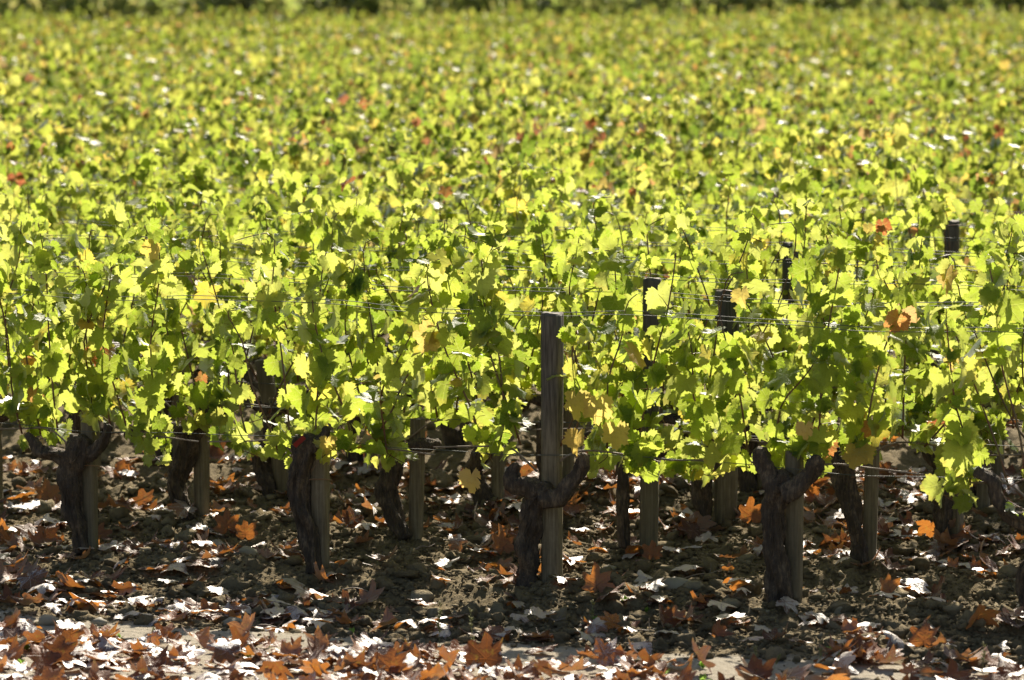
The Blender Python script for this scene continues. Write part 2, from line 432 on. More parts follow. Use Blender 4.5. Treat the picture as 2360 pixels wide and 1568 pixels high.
def clod_mesh(n, base, smin, smax, y0, y1):
    V0, F0 = base; P = scatter(n, y0, y1, clod_dens)
    s = smin * (smax / smin) ** (RNG.random(n) ** 2.2)
    z = ground_z(P[:, 0], P[:, 1])
    dirs = RNG.normal(size=(n, 5, 3)); V = np.repeat(V0[None], n, 0)
    bump = np.ones((n, len(V0)))
    for q in range(5):
        bump += .20 * np.sin(3.2 * np.einsum('nk,vk->nv', dirs[:, q], V0) + RNG.uniform(0, 6, (n, 1)))
    bump += RNG.normal(0, .11, bump.shape)
    V = V * bump[..., None] * np.stack((RNG.uniform(.8, 1.3, n), RNG.uniform(.8, 1.3, n), RNG.uniform(.55, .9, n)), -1)[:, None, :]
    a = RNG.uniform(0, 6.28, n); ca, sa = np.cos(a)[:, None], np.sin(a)[:, None]
    V = np.stack((V[..., 0] * ca - V[..., 1] * sa, V[..., 0] * sa + V[..., 1] * ca, V[..., 2]), -1) * s[:, None, None]
    V[..., 0] += P[:, 0:1]; V[..., 1] += P[:, 1:2]; V[..., 2] += (z + s * .25)[:, None]
    Fs = (F0[None] + (np.arange(n) * len(V0))[:, None, None]).reshape(-1, 3)
    return V.reshape(-1, 3), Fs
A = clod_mesh(6200, I2, .009, .044, 13.8, 20.0)
B = clod_mesh(40000, I1, .004, .016, 13.8, 19.0)
C_ = clod_mesh(3500, I1, .012, .04, 19.0, 26.0)
VV = np.vstack((A[0], B[0], C_[0])); FF = np.vstack((A[1], B[1] + len(A[0]), C_[1] + len(A[0]) + len(B[0])))
clods = obj("soil_clods", mk_mesh("soil_clods", VV, FF, (M_CLOD,), smooth=False), kind="stuff")
clods["label"] = "crumbly grey brown clods covering the tilled soil between the vine rows"; clods["category"] = "soil clods"

# larger stones
def stone(px, py, r, label):
    p = on_ground(px, py, .03); z = gz(p[0], p[1])
    V0, F0 = I2; V = V0.copy()
    g = np.random.default_rng(int(px)); b = np.ones(len(V))
    for q in range(4): b += .09 * np.sin(2.4 * V0 @ g.normal(size=3) + g.uniform(0, 6))
    V = V * b[:, None] * np.array((1.25, .9, .7)) * r
    o = obj("stone", mk_mesh("stone", V, F0, (M_STONE,)), loc=(p[0], p[1], z + r * .35), rotz=g.uniform(-.5, .5))
    tag(o, label, "stone", "stones lying on the soil")
for a in [(566, 1272, .055, "large pale stone among clods just left of the second front vine"),
          (542, 1404, .045, "flat pale stone beside leaves at the edge of the sandy strip"),
          (227, 1408, .030, "small round stone on the edge of the sandy strip, right of an orange leaf"),
          (112, 1412, .036, "round grey stone at the left end of the sandy strip"),
          (859, 1466, .032, "round brown pebble alone on the pale sandy strip in front"),
          (986, 1308, .017, "small stone on the slope left of the tall post's foot"),
          (1555, 1348, .060, "big brown stone on the soil between the tall post and the fourth front vine"),
          (1549, 1153, .052, "big pale stone behind the front row, right of the tall stake of the second row"),
          (1403, 1276, .026, "small oval stone in the furrow right of the tall front post")]:
    stone(*a)

# ------------------------------------------------------------------ leaves
def leaf_mesh(name, kind, seed, droop, mats):
    g = np.random.default_rng(seed)
    if kind == "vine":
        cp = [(0, 1.0), (14, .9), (28, .68 + g.uniform(-.10, .14)), (42, .82), (56, .97 + g.uniform(-.08, .08)), (70, .80), (86, .70 + g.uniform(-.12, .10)), (102, .76),
              (120, .84 + g.uniform(-.1, .08)), (142, .72), (160, .64), (172, .42), (180, .12)]
        nout, teeth, nin = 42, .055, 8
        R, LP = .079, g.uniform(.05, .09)
    else:
        cp = [(0, 1.0), (8, .86), (16, .72), (26, .52), (38, .72), (50, .95 + g.uniform(-.08, .06)), (62, .76), (78, .52), (92, .66), (106, .80 + g.uniform(-.1, .1)), (120, .62), (140, .52), (162, .45), (180, .12)]
        nout, teeth, nin = 38, .035, 12
        R, LP = .105, g.uniform(.05, .08)
    th = np.linspace(-math.pi, math.pi, nout, endpoint=False) + math.pi / nout
    d = np.degrees(np.abs(th))
    r = np.interp(d, [c[0] for c in cp], [c[1] for c in cp])
    r = r + teeth * np.where(np.arange(nout) % 2 == 0, 1, -1) + g.uniform(-.035, .035, nout)
    r *= 1 + .08 * np.sin(th + g.uniform(0, 6))
    thi = np.linspace(-math.pi, math.pi, nin, endpoint=False) + math.pi / nin
    ri = np.full(nin, .42 if kind == 'vine' else .5)
    ri[[0, -1]] = .22
    p = np.concatenate(([0], ri * np.sin(thi), r * np.sin(th))); q = np.concatenate(([0], ri * np.cos(thi), r * np.cos(th)))
    rr = np.sqrt(p * p + q * q); an = np.arctan2(p, q)
    if kind == "vine":
        fold, curl, wav = g.uniform(-.3, .6), g.uniform(-.7, .25), g.uniform(.04, .12)
    else:
        fold, curl, wav = g.uniform(-.2, .7), g.uniform(-.4, .5), g.uniform(.06, .17)
    w = fold * np.abs(p) ** 1.3 + curl * q * np.abs(q) * (q > 0) + wav * np.cos(5 * an + g.uniform(0, 6)) * rr ** 2 + g.uniform(-.03, .03, len(p)) * rr
    if kind != "vine":
        w *= (1.0, .5, .75)[seed % 3]; w += g.uniform(-.12, .24) * rr ** 3
        w[1:1 + nin] += g.uniform(-.09, .09, nin)
        roll = g.uniform(-.5, .9); w += roll * np.clip(p * math.cos(1.1 * seed) + q * math.sin(1.1 * seed), 0, 1) ** 2
    w -= w[0]
    J = np.array((0, LP, .012)) if kind == "vine" else np.array((0, 0, 0))
    a = math.radians(droop)
    Tt, Nn = np.array((0, math.cos(a), -math.sin(a))), np.array((0, math.sin(a), math.cos(a)))
    V = J + R * (p[:, None] * np.array((1., 0, 0)) + q[:, None] * Tt + w[:, None] * Nn)
    f = [(0, 1 + (k + 1) % nin, 1 + k) for k in range(nin)]
    o0 = 1 + nin
    ii = 0                                        # stitch inner ring to outer ring by angle
    angi = list(thi) + [thi[0] + 2 * math.pi]; ango = list(th) + [th[0] + 2 * math.pi]
    io, ik = 0, 0
    while io < nout or ik < nin:
        if ik >= nin or (io < nout and ango[io + 1] - .5 * math.pi / nout < angi[ik + 1] - .25 * math.pi / nin):
            f.append((1 + ik % nin, o0 + (io + 1) % nout, o0 + io % nout)); io += 1
        else:
            f.append((1 + ik % nin, 1 + (ik + 1) % nin, o0 + io % nout)); ik += 1
    if kind == "vine" and g.random() < .4:
        f.pop(int(g.integers(nin + 4, len(f) - 4)))
    uv = np.stack((.5 + p * .45, .5 + q * .45), -1)
    # petiole
    if kind == "vine":
        pv, pq, pt = tube([(0, 0, 0), (0, LP * .5, .014), (0, LP, .012)], [.0016, .0012, .0012], 3, cap=False)
    else:
        e = g.uniform(-.03, .03)
        pv, pq, pt = tube([(0, 0, 0), (e * .5, -LP * .5, .012), (e, -LP, .02)], [.0014, .0012, .002], 3, cap=False)
    n0 = len(V); V = np.vstack((V, pv)); uv = np.vstack((uv, np.full((len(pv), 2), .5)))
    f = np.array(f); pq = pq + n0
    me = mk_mesh(name, V, [f, pq], mats, np.concatenate((np.zeros(len(f)), np.ones(len(pq)))), uv)
    return me, (V, f, pq, uv)

VL = [leaf_mesh("leaf", "vine", 100 + q, [20, 48, 62, 75, 88, 100, 55, 82, 70, 95, 35, 65, 80, 110][q % 14], (M_LEAF, M_PET)) for q in range(24)]
GOLD = [leaf_mesh("leaf", "vine", 60 + q, [70, 85, 60][q], (M_GOLD, M_PET))[0] for q in range(3)]
SPOT = leaf_mesh("leaf", "vine", 75, 84, (M_SPOT, M_PET))[0]
PL = [leaf_mesh("fallen_leaf", "plane", 300 + q, 0, (M_PLANE, M_CANE)) for q in range(16)]

# ------------------------------------------------------------------ one vine's growth (local frame: x along the row, y away from the camera, z up)
def growth(g, spread=.56, top=(1.12, 1.5), ncanes=7, dens=1.0, hz=.56):
    """returns cane paths and leaf placements (variant, 4x4)"""
    vig = g.uniform(-.16, .05); top = (top[0] + vig, top[1] + vig * .6 + .03)
    canes, leaves = [], []
    def leafs(P, start, step, prob=1.0, sc=(.50, 1.16)):
        L = np.concatenate(([0], np.cumsum(np.linalg.norm(np.diff(P, axis=0), axis=1))))
        s, side = start, g.choice((-1, 1))
        while s < L[-1]:
            pt = np.array([np.interp(s, L, P[:, c]) for c in range(3)])
            for rep in range(1 + (g.random() < .8 * dens) + (g.random() < .12)):
                if g.random() > prob: continue
                if g.random() < .62: az = g.normal(0 if side > 0 else math.pi, .75)
                else: az = g.uniform(0, 2 * math.pi)
                size = g.uniform(*sc) * (1.0 if rep == 0 else .78) * (1.0 - .35 * max(0, s / L[-1] - .75) / .25)
                M = Matrix.Translation(pt) @ Matrix.Rotation(az, 4, 'Z') @ Matrix.Rotation(g.normal(0, .38), 4, 'Y') @ Matrix.Rotation(g.normal(.12, .4), 4, 'X') @ Matrix.Diagonal((size, size, size, 1))
                leaves.append((int(g.integers(len(VL))), M))
            side = -side; s += step * g.uniform(.75, 1.25)
    for c in range(ncanes):
        x0 = spread * (-1 + 2 * (c + .5) / ncanes) + g.uniform(-.06, .06)
        base = np.array((x0 * .72, g.uniform(-.03, .03), hz + g.uniform(-.03, .05)))
        h = g.uniform(*top)
        tipx = x0 * 1.05 + g.normal(0, .13)
        tip = np.array((tipx, g.normal(0, .11), h))
        midp = (base + tip) / 2 + np.array((g.normal(0, .04), g.normal(0, .05), 0))
        ext = tip + np.array((g.normal(0, .07), g.normal(0, .06), g.uniform(-.04, .06)))
        pts = np.array((base, base * .6 + midp * .4 + g.normal(0, .01, 3), midp, midp * .45 + tip * .55 + g.normal(0, .015, 3), tip, ext))
        canes.append(pts); leafs(pts, .03, .055 / dens)
    for c in range(int(g.integers(2, 7))):                            # short low shoots that hang
        x0 = g.uniform(-spread, spread); sd = g.choice((-1, 1))
        pts = np.array(((x0, 0, hz + .03), (x0 + g.normal(0, .04), sd * .07, hz + .05), (x0 + g.normal(0, .08), sd * .13, hz - .02), (x0 + g.normal(0, .1), sd * .16, hz - .09)))
        canes.append(pts); leafs(pts, .02, .045, .85, (.5, 1.0))
    return canes, leaves

def default_trunk(g):
    side = g.choice((-1, 1)); a = g.uniform(.03, .07) * side
    f_ = g.uniform(.85, 1.15)
    tr = [((-.06 + a * .2, 0, -.06), .050 * f_), ((-.07, .0, .06), .045 * f_), ((-.085 - abs(a) * .7, .01, .18), .039 * f_), ((-.07 + a * .3, 0, .30), .042 * f_), ((-.06, 0, .40), .050), ((-.055, 0, .47), .042)]
    arms = [[((-.06, 0, .42), .030), ((-.16, g.normal(0, .02), .46 + g.uniform(-.02, .03)), .024), ((-.25, 0, .49), .022), ((-.29, 0, .55), .015)],
            [((-.05, 0, .42), .030), ((.06, g.normal(0, .02), .47), .024), ((.15, 0, .51 + g.uniform(-.02, .03)), .020), ((.19, 0, .57), .014)]]
    return tr, arms

def px_path(k, base, pts, off=0.0):
    """photo pixels with pixel radii on row k -> local path of the vine standing at base"""
    out = []
    for x, y, r in pts:
        w = on_row(x, y, k, off) - base; D = base[1]
        lx, ly = w[0] * RD[0] + w[1] * RD[1], w[0] * RN[0] + w[1] * RN[1]
        out.append(((lx, ly, w[2]), .66 * r * D / F))
    return out

vine_seed = [1000]
CLEAR = []          # (row, s, half width, farthest offset): kept free of leaves so that the post shows
def build_vine(k, base, trunk=None, arms=None, detail=2, leaf_objects=True, label="", group=None, top=(1.12, 1.5), dens=1.0, ncanes=7, tie=False, extra=()):
    vine_seed[0] += 1; g = np.random.default_rng(vine_seed[0])
    v = obj("grape_vine", None, loc=base, rotz=-TH); v.empty_display_size = .2
    tag(v, label, "grape vine", group)
    dt, da = default_trunk(g)
    tr = trunk or dt; ar = arms or da
    obj("trunk", tube_mesh("trunk", M_BARK, [p for p, r in tr], [r for p, r in tr], 28 if detail == 2 else 12, 64 if detail == 2 else 18, .34, vine_seed[0], ridges=5), v)
    if k < 2:                                  # loose strips of bark standing off the trunk
        TP = np.array([p for p, r_ in tr], float); TR = np.array([r_ for p, r_ in tr])
        for q in range(9):
            u0 = g.uniform(1.0, len(TP) - 2.2); u = np.clip(u0 + np.linspace(0, g.uniform(.6, 1.1), 5), 0, len(TP) - 1); a0 = g.uniform(math.pi, 2 * math.pi) if g.random() < .8 else g.uniform(0, 6.3)
            pts = [[np.interp(x_, np.arange(len(TP)), TP[:, c]) for c in range(3)] for x_ in u]
            rr_ = [np.interp(x_, np.arange(len(TP)), TR) for x_ in u]
            pts = [(p_[0] + math.cos(a0 + .1 * n_) * r_ * f_, p_[1] + math.sin(a0 + .1 * n_) * r_ * f_, p_[2]) for n_, (p_, r_, f_) in enumerate(zip(pts, rr_, (1.28, 1.12, 1.02, 1.0, 1.0)))]
            obj("bark_strip", tube_mesh("bark_strip", M_BARK, pts, [.0012, .003, .004, .0035, .002], 4, 8, .3, q), v)
    for a in ar:
        obj("arm", tube_mesh("arm", M_BARK, [p for p, r in a], [r for p, r in a], 16 if detail == 2 else 8, 26 if detail == 2 else 8, .36, vine_seed[0] + 3, ridges=3), v)
    canes, leaves = growth(g, dens=dens, top=top, ncanes=ncanes)
    s_b = (base[0]) / RD[0]
    for ck, cs, cw, z0, z1 in CLEAR:
        if int(ck) == k:
            leaves = [(q, M) for q, M in leaves if not (abs(M[0][3] + s_b - cs) < cw and (M[1][3] < .09 or ck != k) and z0 < M[2][3] < z1)]
    for c in canes:
        n = len(c); obj("cane", tube_mesh("cane", M_CANE, c, np.linspace(.0052, .0022, n) if n > 4 else np.full(n, .0022), 5, 14, .06, 3), v)
    # the two bent fruiting canes tied along the bottom wire
    for sg in (-1, 1):
        pts = [(.02 * sg - .05, 0, .47), (.16 * sg - .03, -.02, .57), (.34 * sg, 0, .565), (.56 * sg, 0, .55)]
        obj("bent_cane", tube_mesh("bent_cane", M_OLDCANE, pts, [.006, .0045, .004, .0035], 6, 12, .12, 5), v)
    if leaf_objects:
        for q, M in leaves: obj("leaf", VL[q][0], v, mat=M)
    else:
        obj("foliage", joined_foliage(leaves), v, kind="stuff")
    if tie:
        ph = np.linspace(0, 2 * np.pi, 20)
        pts = np.stack((-.03 + .085 * np.cos(ph), .055 * np.sin(ph), .40 + .02 * np.cos(ph + 1)), -1)
        obj("tie", tube_mesh("tie", M_TIE, pts, np.full(20, .0028), 5), v)
    for me, M, lab, nm in extra:
        o = obj("leaf", me, v, mat=M); o["label"] = lab
    return v

def joined_foliage(leaves, name="foliage", mats=(M_LEAF, M_PET)):
    Vs, Ts, Qs, Us, n = [], [], [], [], 0
    for q, M in leaves:
        V, f, pq, uv = VL[q][1]; m = np.array(M)
        Vs.append(V @ m[:3, :3].T + m[:3, 3]); Ts.append(f + n); Qs.append(pq + n); Us.append(uv); n += len(V)
    T, Qd = np.vstack(Ts), np.vstack(Qs)
    return mk_mesh(name, np.vstack(Vs), [T, Qd], mats, np.concatenate((np.zeros(len(T)), np.ones(len(Qd)))), np.vstack(Us))

# ------------------------------------------------------------------ stakes and posts
def post_mesh(h, w, seed, lean=(0, 0), sides=8):
    g = np.random.default_rng(seed); n = 14
    ph = np.linspace(0, 2 * np.pi, 16, endpoint=False) + math.pi / 16
    sq = 1 / np.maximum(np.abs(np.cos(ph)), np.abs(np.sin(ph))); sq = np.minimum(sq, 1.27)
    zs = np.concatenate((np.linspace(-.12, h - .012, n - 2), [h - .003, h]))
    V = []
    for i, z in enumerate(zs):
        s = w / 2 * (1.0 if i < n - 2 else (.96, .88)[i - n + 2]); s *= 1 + .04 * math.sin(z * 5 + seed)
        r = s * sq * (1 + g.normal(0, .012, 16))
        V.append(np.stack((r * np.cos(ph) + lean[0] * z, r * np.sin(ph) + lean[1] * z, np.full(16, z) + (g.normal(0, .004, 16) if i >= n - 2 else 0)), -1))
    V = np.vstack(V); i, j = np.meshgrid(np.arange(n - 1), np.arange(16), indexing='ij'); j2 = (j + 1) % 16
    Q = np.stack((i * 16 + j, i * 16 + j2, (i + 1) * 16 + j2, (i + 1) * 16 + j), -1).reshape(-1, 4)
    V = np.vstack((V, [[lean[0] * h, lean[1] * h, h + .002]])); c = len(V) - 1
    T = [(c, (n - 1) * 16 + q, (n - 1) * 16 + (q + 1) % 16) for q in range(16)]
    me = mk_mesh("post", V, [Q, T], (M_WOOD,), smooth=False)
    return me
def post(k, px, py, h, w, label, name="wooden_stake", cat="stake", group=None, lean=(0, 0), rot=0.0, off=.02):
    p = on_ground(px, py, 0.)
    s = s_on_row(k, p[0]); b = row_pt(k, s) + RN * off
    z = gz(*b) - .01
    o = obj(name, post_mesh(h, w, int(px) + k, lean), loc=(b[0], b[1], z), rotz=-TH + rot)
    tag(o, label, cat, group); return np.array((b[0], b[1], z)), s

# ------------------------------------------------------------------ front rows
stake_s = {}
def vine_base(k, s):
    b = row_pt(k, s); return np.array((b[0], b[1], gz(*b) - .01))
GRP1 = "vines of the front row"
# row 0 : stakes at photo x 205, 730, 1272 (tall), 1822
b1, s1 = post(0, 205, 1272, .62, .062, "short wooden stake tied to the leftmost trunk of the front row", group="stakes of the front row")
b2, s2 = post(0, 733, 1315, .60, .072, "short wooden stake beside the trunk with the red tag", group="stakes of the front row")
b3, s3 = post(0, 1272, 1348, 1.155, .083, "tall dark weathered post standing free at the centre of the front row", "wooden_post", "post", off=-.0, rot=.15)
b4, s4 = post(0, 1822, 1388, .62, .066, "short wooden stake behind the thick forked trunk at the right of the front row", group="stakes of the front row", off=.03)
CLEAR.append((0, s3, .125, 0, 1.16))
for cx, cyy, z0, z1 in ((1490, 1265, 1.05, 1.4), (2005, 1310, .3, .75)): CLEAR.append((1, s_on_row(1, on_ground(cx, cyy, .03)[0]), .09, z0, z1))
def clear_view(px, y0, y1, hw, kmax):            # gaps in the nearer rows through which a tall post shows
    for kk in range(kmax + 1):
        a, c = on_row(px - hw, y1, kk), on_row(px + hw, y0, kk)
        CLEAR.append((kk if kk == kmax else kk + .5, (a[0] + c[0]) / 2 / RD[0], (c[0] - a[0]) / 2 / RD[0] + .035, a[2] - .05, c[2] + .13))
clear_view(1512, 622, 690, 16, 1); clear_view(1672, 640, 740, 20, 2); clear_view(1815, 555, 640, 12, 4); clear_view(2196, 505, 590, 12, 6); clear_view(2335, 910, 1110, 62, 1); clear_view(605, 845, 950, 42, 2)
CLEAR.append((2, s_on_row(2, on_ground(1675, 1215, .03)[0]), .1, .95, 1.3))
s5 = s4 + 1.13; s0 = s1 - 1.17
def P0(base, pts, off=-.03): return px_path(0, base, pts, off)
def L4(px, py, k, base, az, size, tilt=0.0):      # a leaf hung at a photo pixel on row k
    (p, _r), = px_path(k, base, [(px, py, 1)], -.10)
    size *= .85
    return Matrix.Translation(p) @ Matrix.Rotation(az, 4, 'Z') @ Matrix.Rotation(tilt, 4, 'Y') @ Matrix.Diagonal((size, size, size, 1))
b0 = vine_base(0, s0)
build_vine(0, b0, detail=2, label="front row vine cut off by the left edge of the picture", group=GRP1)
build_vine(0, b1, P0(b1, [(192, 1275, 24), (180, 1220, 30), (165, 1150, 36), (163, 1090, 40), (180, 1045, 44), (190, 1010, 34)]),
    [P0(b1, [(170, 1060, 30), (130, 1048, 24), (95, 1045, 22), (80, 1020, 18), (62, 1000, 11)]), P0(b1, [(200, 1050, 26), (222, 1040, 22), (240, 1010, 18), (250, 980, 12)])],
    label="second vine of the front row, its knotty left arm bare over the leaves", group=GRP1, tie=True, top=(1.2, 1.55), dens=1.1)
v2 = build_vine(0, b2, P0(b2, [(722, 1320, 26), (715, 1240, 28), (695, 1170, 34), (690, 1110, 36), (705, 1050, 38), (725, 1010, 32)]),
    [P0(b2, [(700, 1060, 26), (682, 1030, 18), (690, 1005, 13)]), P0(b2, [(720, 1030, 30), (745, 1012, 22), (752, 985, 14)])],
    label="vine left of the tall front post with a red tag on its head", group=GRP1, tie=True,
    extra=[(VL[4][0], L4(672, 1010, 0, b2, 2.9, .75), "single bright green leaf hanging left of the trunk", "leaf"),
           (GOLD[0], L4(762, 1020, 0, b2, 3.3, .75), "faded orange leaf at the trunk head", "leaf")])
v3 = build_vine(0, b3, P0(b3, [(1218, 1350, 42), (1215, 1300, 40), (1218, 1240, 34), (1228, 1180, 34), (1250, 1140, 42), (1262, 1118, 34)], -.05),
    [P0(b3, [(1250, 1145, 42), (1215, 1128, 36), (1190, 1114, 33), (1184, 1090, 24), (1190, 1070, 16)], -.05),
     P0(b3, [(1250, 1155, 36), (1290, 1142, 32), (1318, 1116, 27), (1334, 1090, 24), (1340, 1068, 27), (1350, 1048, 15)], -.09)],
    label="gnarled vine wrapped round the tall centre post with golden leaves beside it", group=GRP1, tie=False,
    extra=[(GOLD[0], L4(1345, 925, 0, b3, 3.1, 1.15), "golden leaf right of the tall post", "leaf"), (GOLD[1], L4(1378, 940, 0, b3, 3.5, 1.2), "golden leaf beside the tall post", "leaf"),
           (GOLD[2], L4(1352, 1010, 0, b3, 2.9, 1.0), "golden leaf under the others beside the tall post", "leaf"), (GOLD[1], L4(1432, 1000, 0, b3, 3.2, 1.15), "pale yellow leaf on the long low shoot", "leaf"),
           (SPOT, L4(1108, 1105, 0, b3, 3.05, 1.05), "yellow leaf with red spotted edge hanging low left of the post", "leaf")])
v4 = build_vine(0, b4, P0(b4, [(1792, 1400, 42), (1796, 1330, 36), (1786, 1250, 38), (1780, 1180, 34), (1798, 1125, 46), (1808, 1092, 34)], -.04),
    [P0(b4, [(1795, 1135, 42), (1772, 1090, 31), (1755, 1055, 30), (1750, 1035, 24)], -.05),
     P0(b4, [(1810, 1140, 38), (1845, 1120, 30), (1868, 1092, 27), (1876, 1072, 32), (1886, 1054, 18)], -.07)],
    label="thick vine with a forked head at the right of the front row", group=GRP1, tie=False, dens=1.15,
    extra=[(SPOT, L4(1868, 990, 0, b4, 3.1, .75), "red edged yellow leaf over the fork", "leaf"), (GOLD[2], L4(1725, 680, 0, b4, 3.0, .8, .3), "curled orange leaf high in the canopy", "leaf")])
b5 = vine_base(0, s5)
build_vine(0, b5, None, [P0(b5, [(2385, 1210, 30), (2330, 1190, 28), (2300, 1150, 26), (2290, 1110, 25), (2250, 1085, 18)], -.1), [((-.05, 0, .42), .04), ((.08, 0, .5), .03), ((.16, 0, .55), .025)]],
    detail=2, label="front row vine outside the right edge, its dark arm reaching in", group=GRP1)
# red tag
tp = on_row(690, 1018, 0, -.1)
import bmesh
bm = bmesh.new(); bmesh.ops.create_cube(bm, size=1.0); bmesh.ops.scale(bm, vec=(.062, .003, .022), verts=bm.verts); bmesh.ops.bevel(bm, geom=bm.edges[:], offset=.0012, segments=1, affect='EDGES')
me = bpy.data.meshes.new("red_tag"); bm.to_mesh(me); bm.free(); me.materials.append(M_TAG)
t = obj("red_tag", me, loc=tp); t.rotation_euler = (.2, -.75, -.2); tag(t, "small red plastic tag on the head of the vine left of the tall post", "tag")

rows_done = {0: sorted((s0, s1, s2, s3, s4, s5))}
def wid(k, side):                                # row ends just outside the frame (s along the row)
    # X = s*cos(TH); Y = Yr - X*tan(TH);  |X| = .1326*Y
    Yr = Y1 + row_t(k) / RN[1]
    if side > 0: x = .1326 * Yr / (1 + .1326 * math.tan(TH))
    else: x = -.1326 * Yr / (1 - .1326 * math.tan(TH))
    return x / RD[0]
MEAS = {1: [(455, 1200), (950, 1238), (1490, 1265), (2005, 1310)], 2: [(646, 1149), (1140, 1185), (1675, 1215), (2212, 1245)], 3: [(395, 1067), (845, 1090), (1300, 1115), (1765, 1150)], 4: [(1518, 1063), (1935, 1105), (2348, 1155)]}
TRK = {(1, 0): ([(440, 1200, 24), (420, 1160, 27), (405, 1110, 30), (425, 1060, 32), (440, 1010, 36), (450, 975, 34)], [[(440, 990, 30), (400, 985, 22), (360, 990, 18), (330, 985, 14), (290, 1005, 10)], [(450, 985, 28), (475, 965, 20), (490, 940, 14)]]),
       (1, 1): ([(935, 1240, 26), (910, 1185, 30), (893, 1130, 36), (905, 1080, 32), (910, 1040, 30), (905, 1010, 26)], [[(905, 1050, 26), (880, 1020, 20), (865, 1000, 14)], [(910, 1045, 26), (950, 1030, 22), (990, 1028, 20), (1010, 1020, 15)]]),
       (1, 2): ([(1440, 1262, 18), (1435, 1200, 20), (1436, 1100, 22), (1438, 1020, 24), (1440, 990, 20)], None),
       (1, 3): ([(1985, 1312, 26), (1975, 1240, 28), (1960, 1160, 32), (1945, 1100, 34), (1938, 1060, 30)], [[(1940, 1075, 24), (1925, 1040, 18), (1915, 1010, 12)], [(1945, 1070, 24), (1975, 1040, 18), (1990, 1010, 12)]]),
       (2, 2): ([(1625, 1215, 24), (1618, 1150, 30), (1615, 1080, 34), (1625, 1020, 38), (1640, 985, 34)], [[(1620, 1000, 28), (1580, 975, 22), (1545, 965, 20), (1515, 965, 14)], [(1640, 1000, 28), (1670, 975, 20), (1680, 950, 14)]]),
       (2, 3): ([(2175, 1245, 24), (2172, 1190, 30), (2170, 1140, 34), (2175, 1090, 34), (2190, 1050, 30)], [[(2175, 1080, 24), (2140, 1050, 18), (2130, 1020, 12)], [(2200, 1070, 24), (2250, 1060, 20), (2280, 1040, 14)]])}
tall = {(1, 2): (1.26, .078, .3, (.01, 0)), (2, 2): (1.14, .10, .7, (0, 0)), (4, 1): (1.25, .085, .2, (0, 0)), (6, 3): (1.27, .09, .5, (.06, 0)), (2, 0): (.70, .078, .2, (-.17, 0))}
WHERE = {1: "second", 2: "third", 3: "fourth", 4: "fifth", 5: "sixth", 6: "seventh"}
LEAF_ROWS = 7
vine_total = 6
for k in range(1, LEAF_ROWS):
    lo, hi = wid(k, -1) - .55, wid(k, 1) + .55
    known = [s_on_row(k, on_ground(x, y, .03)[0]) for x, y in MEAS.get(k, [])]
    ss = list(known) if known else [lo + rnd.uniform(0, VS)]
    while min(ss) - VS > lo: ss.append(min(ss) - VS + rnd.uniform(-.03, .03))
    while max(ss) + VS < hi: ss.append(max(ss) + VS + rnd.uniform(-.03, .03))
    ss.sort(); rows_done[k] = ss
    for n, s in enumerate(ss):
        b = vine_base(k, s)
        mi = min(range(len(known)), key=lambda q: abs(known[q] - s)) if known and min(abs(q - s) for q in known) < .01 else None
        key = (k, mi) if mi is not None else None
        th = tall.get(key) if key else None
        th = th if k != 4 else None
        side = "leftmost" if n == 0 else "rightmost" if n == len(ss) - 1 else ordn(n) + " from the left"
        trk = TRK.get(key)
        if trk:
            T_ = px_path(k, b, trk[0], -.03); A_ = [px_path(k, b, q, -.03) for q in trk[1]] if trk[1] else None
        else: T_ = A_ = None
        build_vine(k, b, T_, A_, detail=2 if k < 3 else 1, label=f"green vine {side} in the {WHERE[k]} row from the front", group=f"vines of the {WHERE[k]} row", tie=k < 3,
                   top=(1.12, 1.5), dens=1.0 if k < 4 else .9)
        vine_total += 1
        if k <= 4 or th:
            h, w, rot, lean = th or (.6 + rnd.uniform(-.04, .06), rnd.uniform(.058, .072), rnd.uniform(-.2, .5), (rnd.uniform(-.03, .03), 0))
            bb = row_pt(k, s) + RN * .03
            o = obj("wooden_post" if h > 1 else "wooden_stake", post_mesh(h, w, 10 * k + n, lean), loc=(bb[0], bb[1], gz(*bb) - .01), rotz=-TH + rot)
            if h > 1: tag(o, f"tall weathered post rising through the leaves of the {WHERE[k]} row", "post")
            elif lean[0] < -.1: tag(o, "stake leaning to the left, left of the trunk with the red tag", "stake")
            else: tag(o, f"short stake at the vine {side} in the {WHERE[k]} row", "stake", f"stakes of the {WHERE[k]} row")

for kk, px, py, w_ in ((4, 1822, 555, .085), (6, 2194, 505, .085)):
    tp_ = on_row(px, py, kk); z0_ = gz(tp_[0], tp_[1])
    o = obj("wooden_post", post_mesh(tp_[2] - z0_, w_, px), loc=(tp_[0], tp_[1], z0_ - .01), rotz=-TH + .3)
    tag(o, f"tall grey post rising through the leaves of the {WHERE[kk]} row", "post")
# ------------------------------------------------------------------ wires
def wire(k, z, off, label, x0=None, x1=None):
    a, b = row_pt(k, wid(k, -1) - .9), row_pt(k, wid(k, 1) + .9)
    n = 26; pts = []
    for q in range(n):
        p = a + (b - a) * q / (n - 1) + RN * off
        pts.append((p[0], p[1], z + .012 * math.sin(q * .9 + k) + .004 * math.sin(q * 2.3 + z * 9)))
    o = obj("trellis_wire", tube_mesh("trellis_wire", M_WIRE, pts, np.full(n, .0017 if k < 3 else .002), 5, 100), None)
    tag(o, label, "wire", "trellis wires along the vine rows")
for k in range(0, 9):
    r = "front" if k == 0 else ordn(k)
    wire(k, .575, -.05, f"bottom trellis wire of the {r} row at trunk head height")
    wire(k, 1.172, -.045, f"nearer of the two top wires of the {r} row")
    wire(k, 1.180, .045, f"farther of the two top wires of the {r} row")

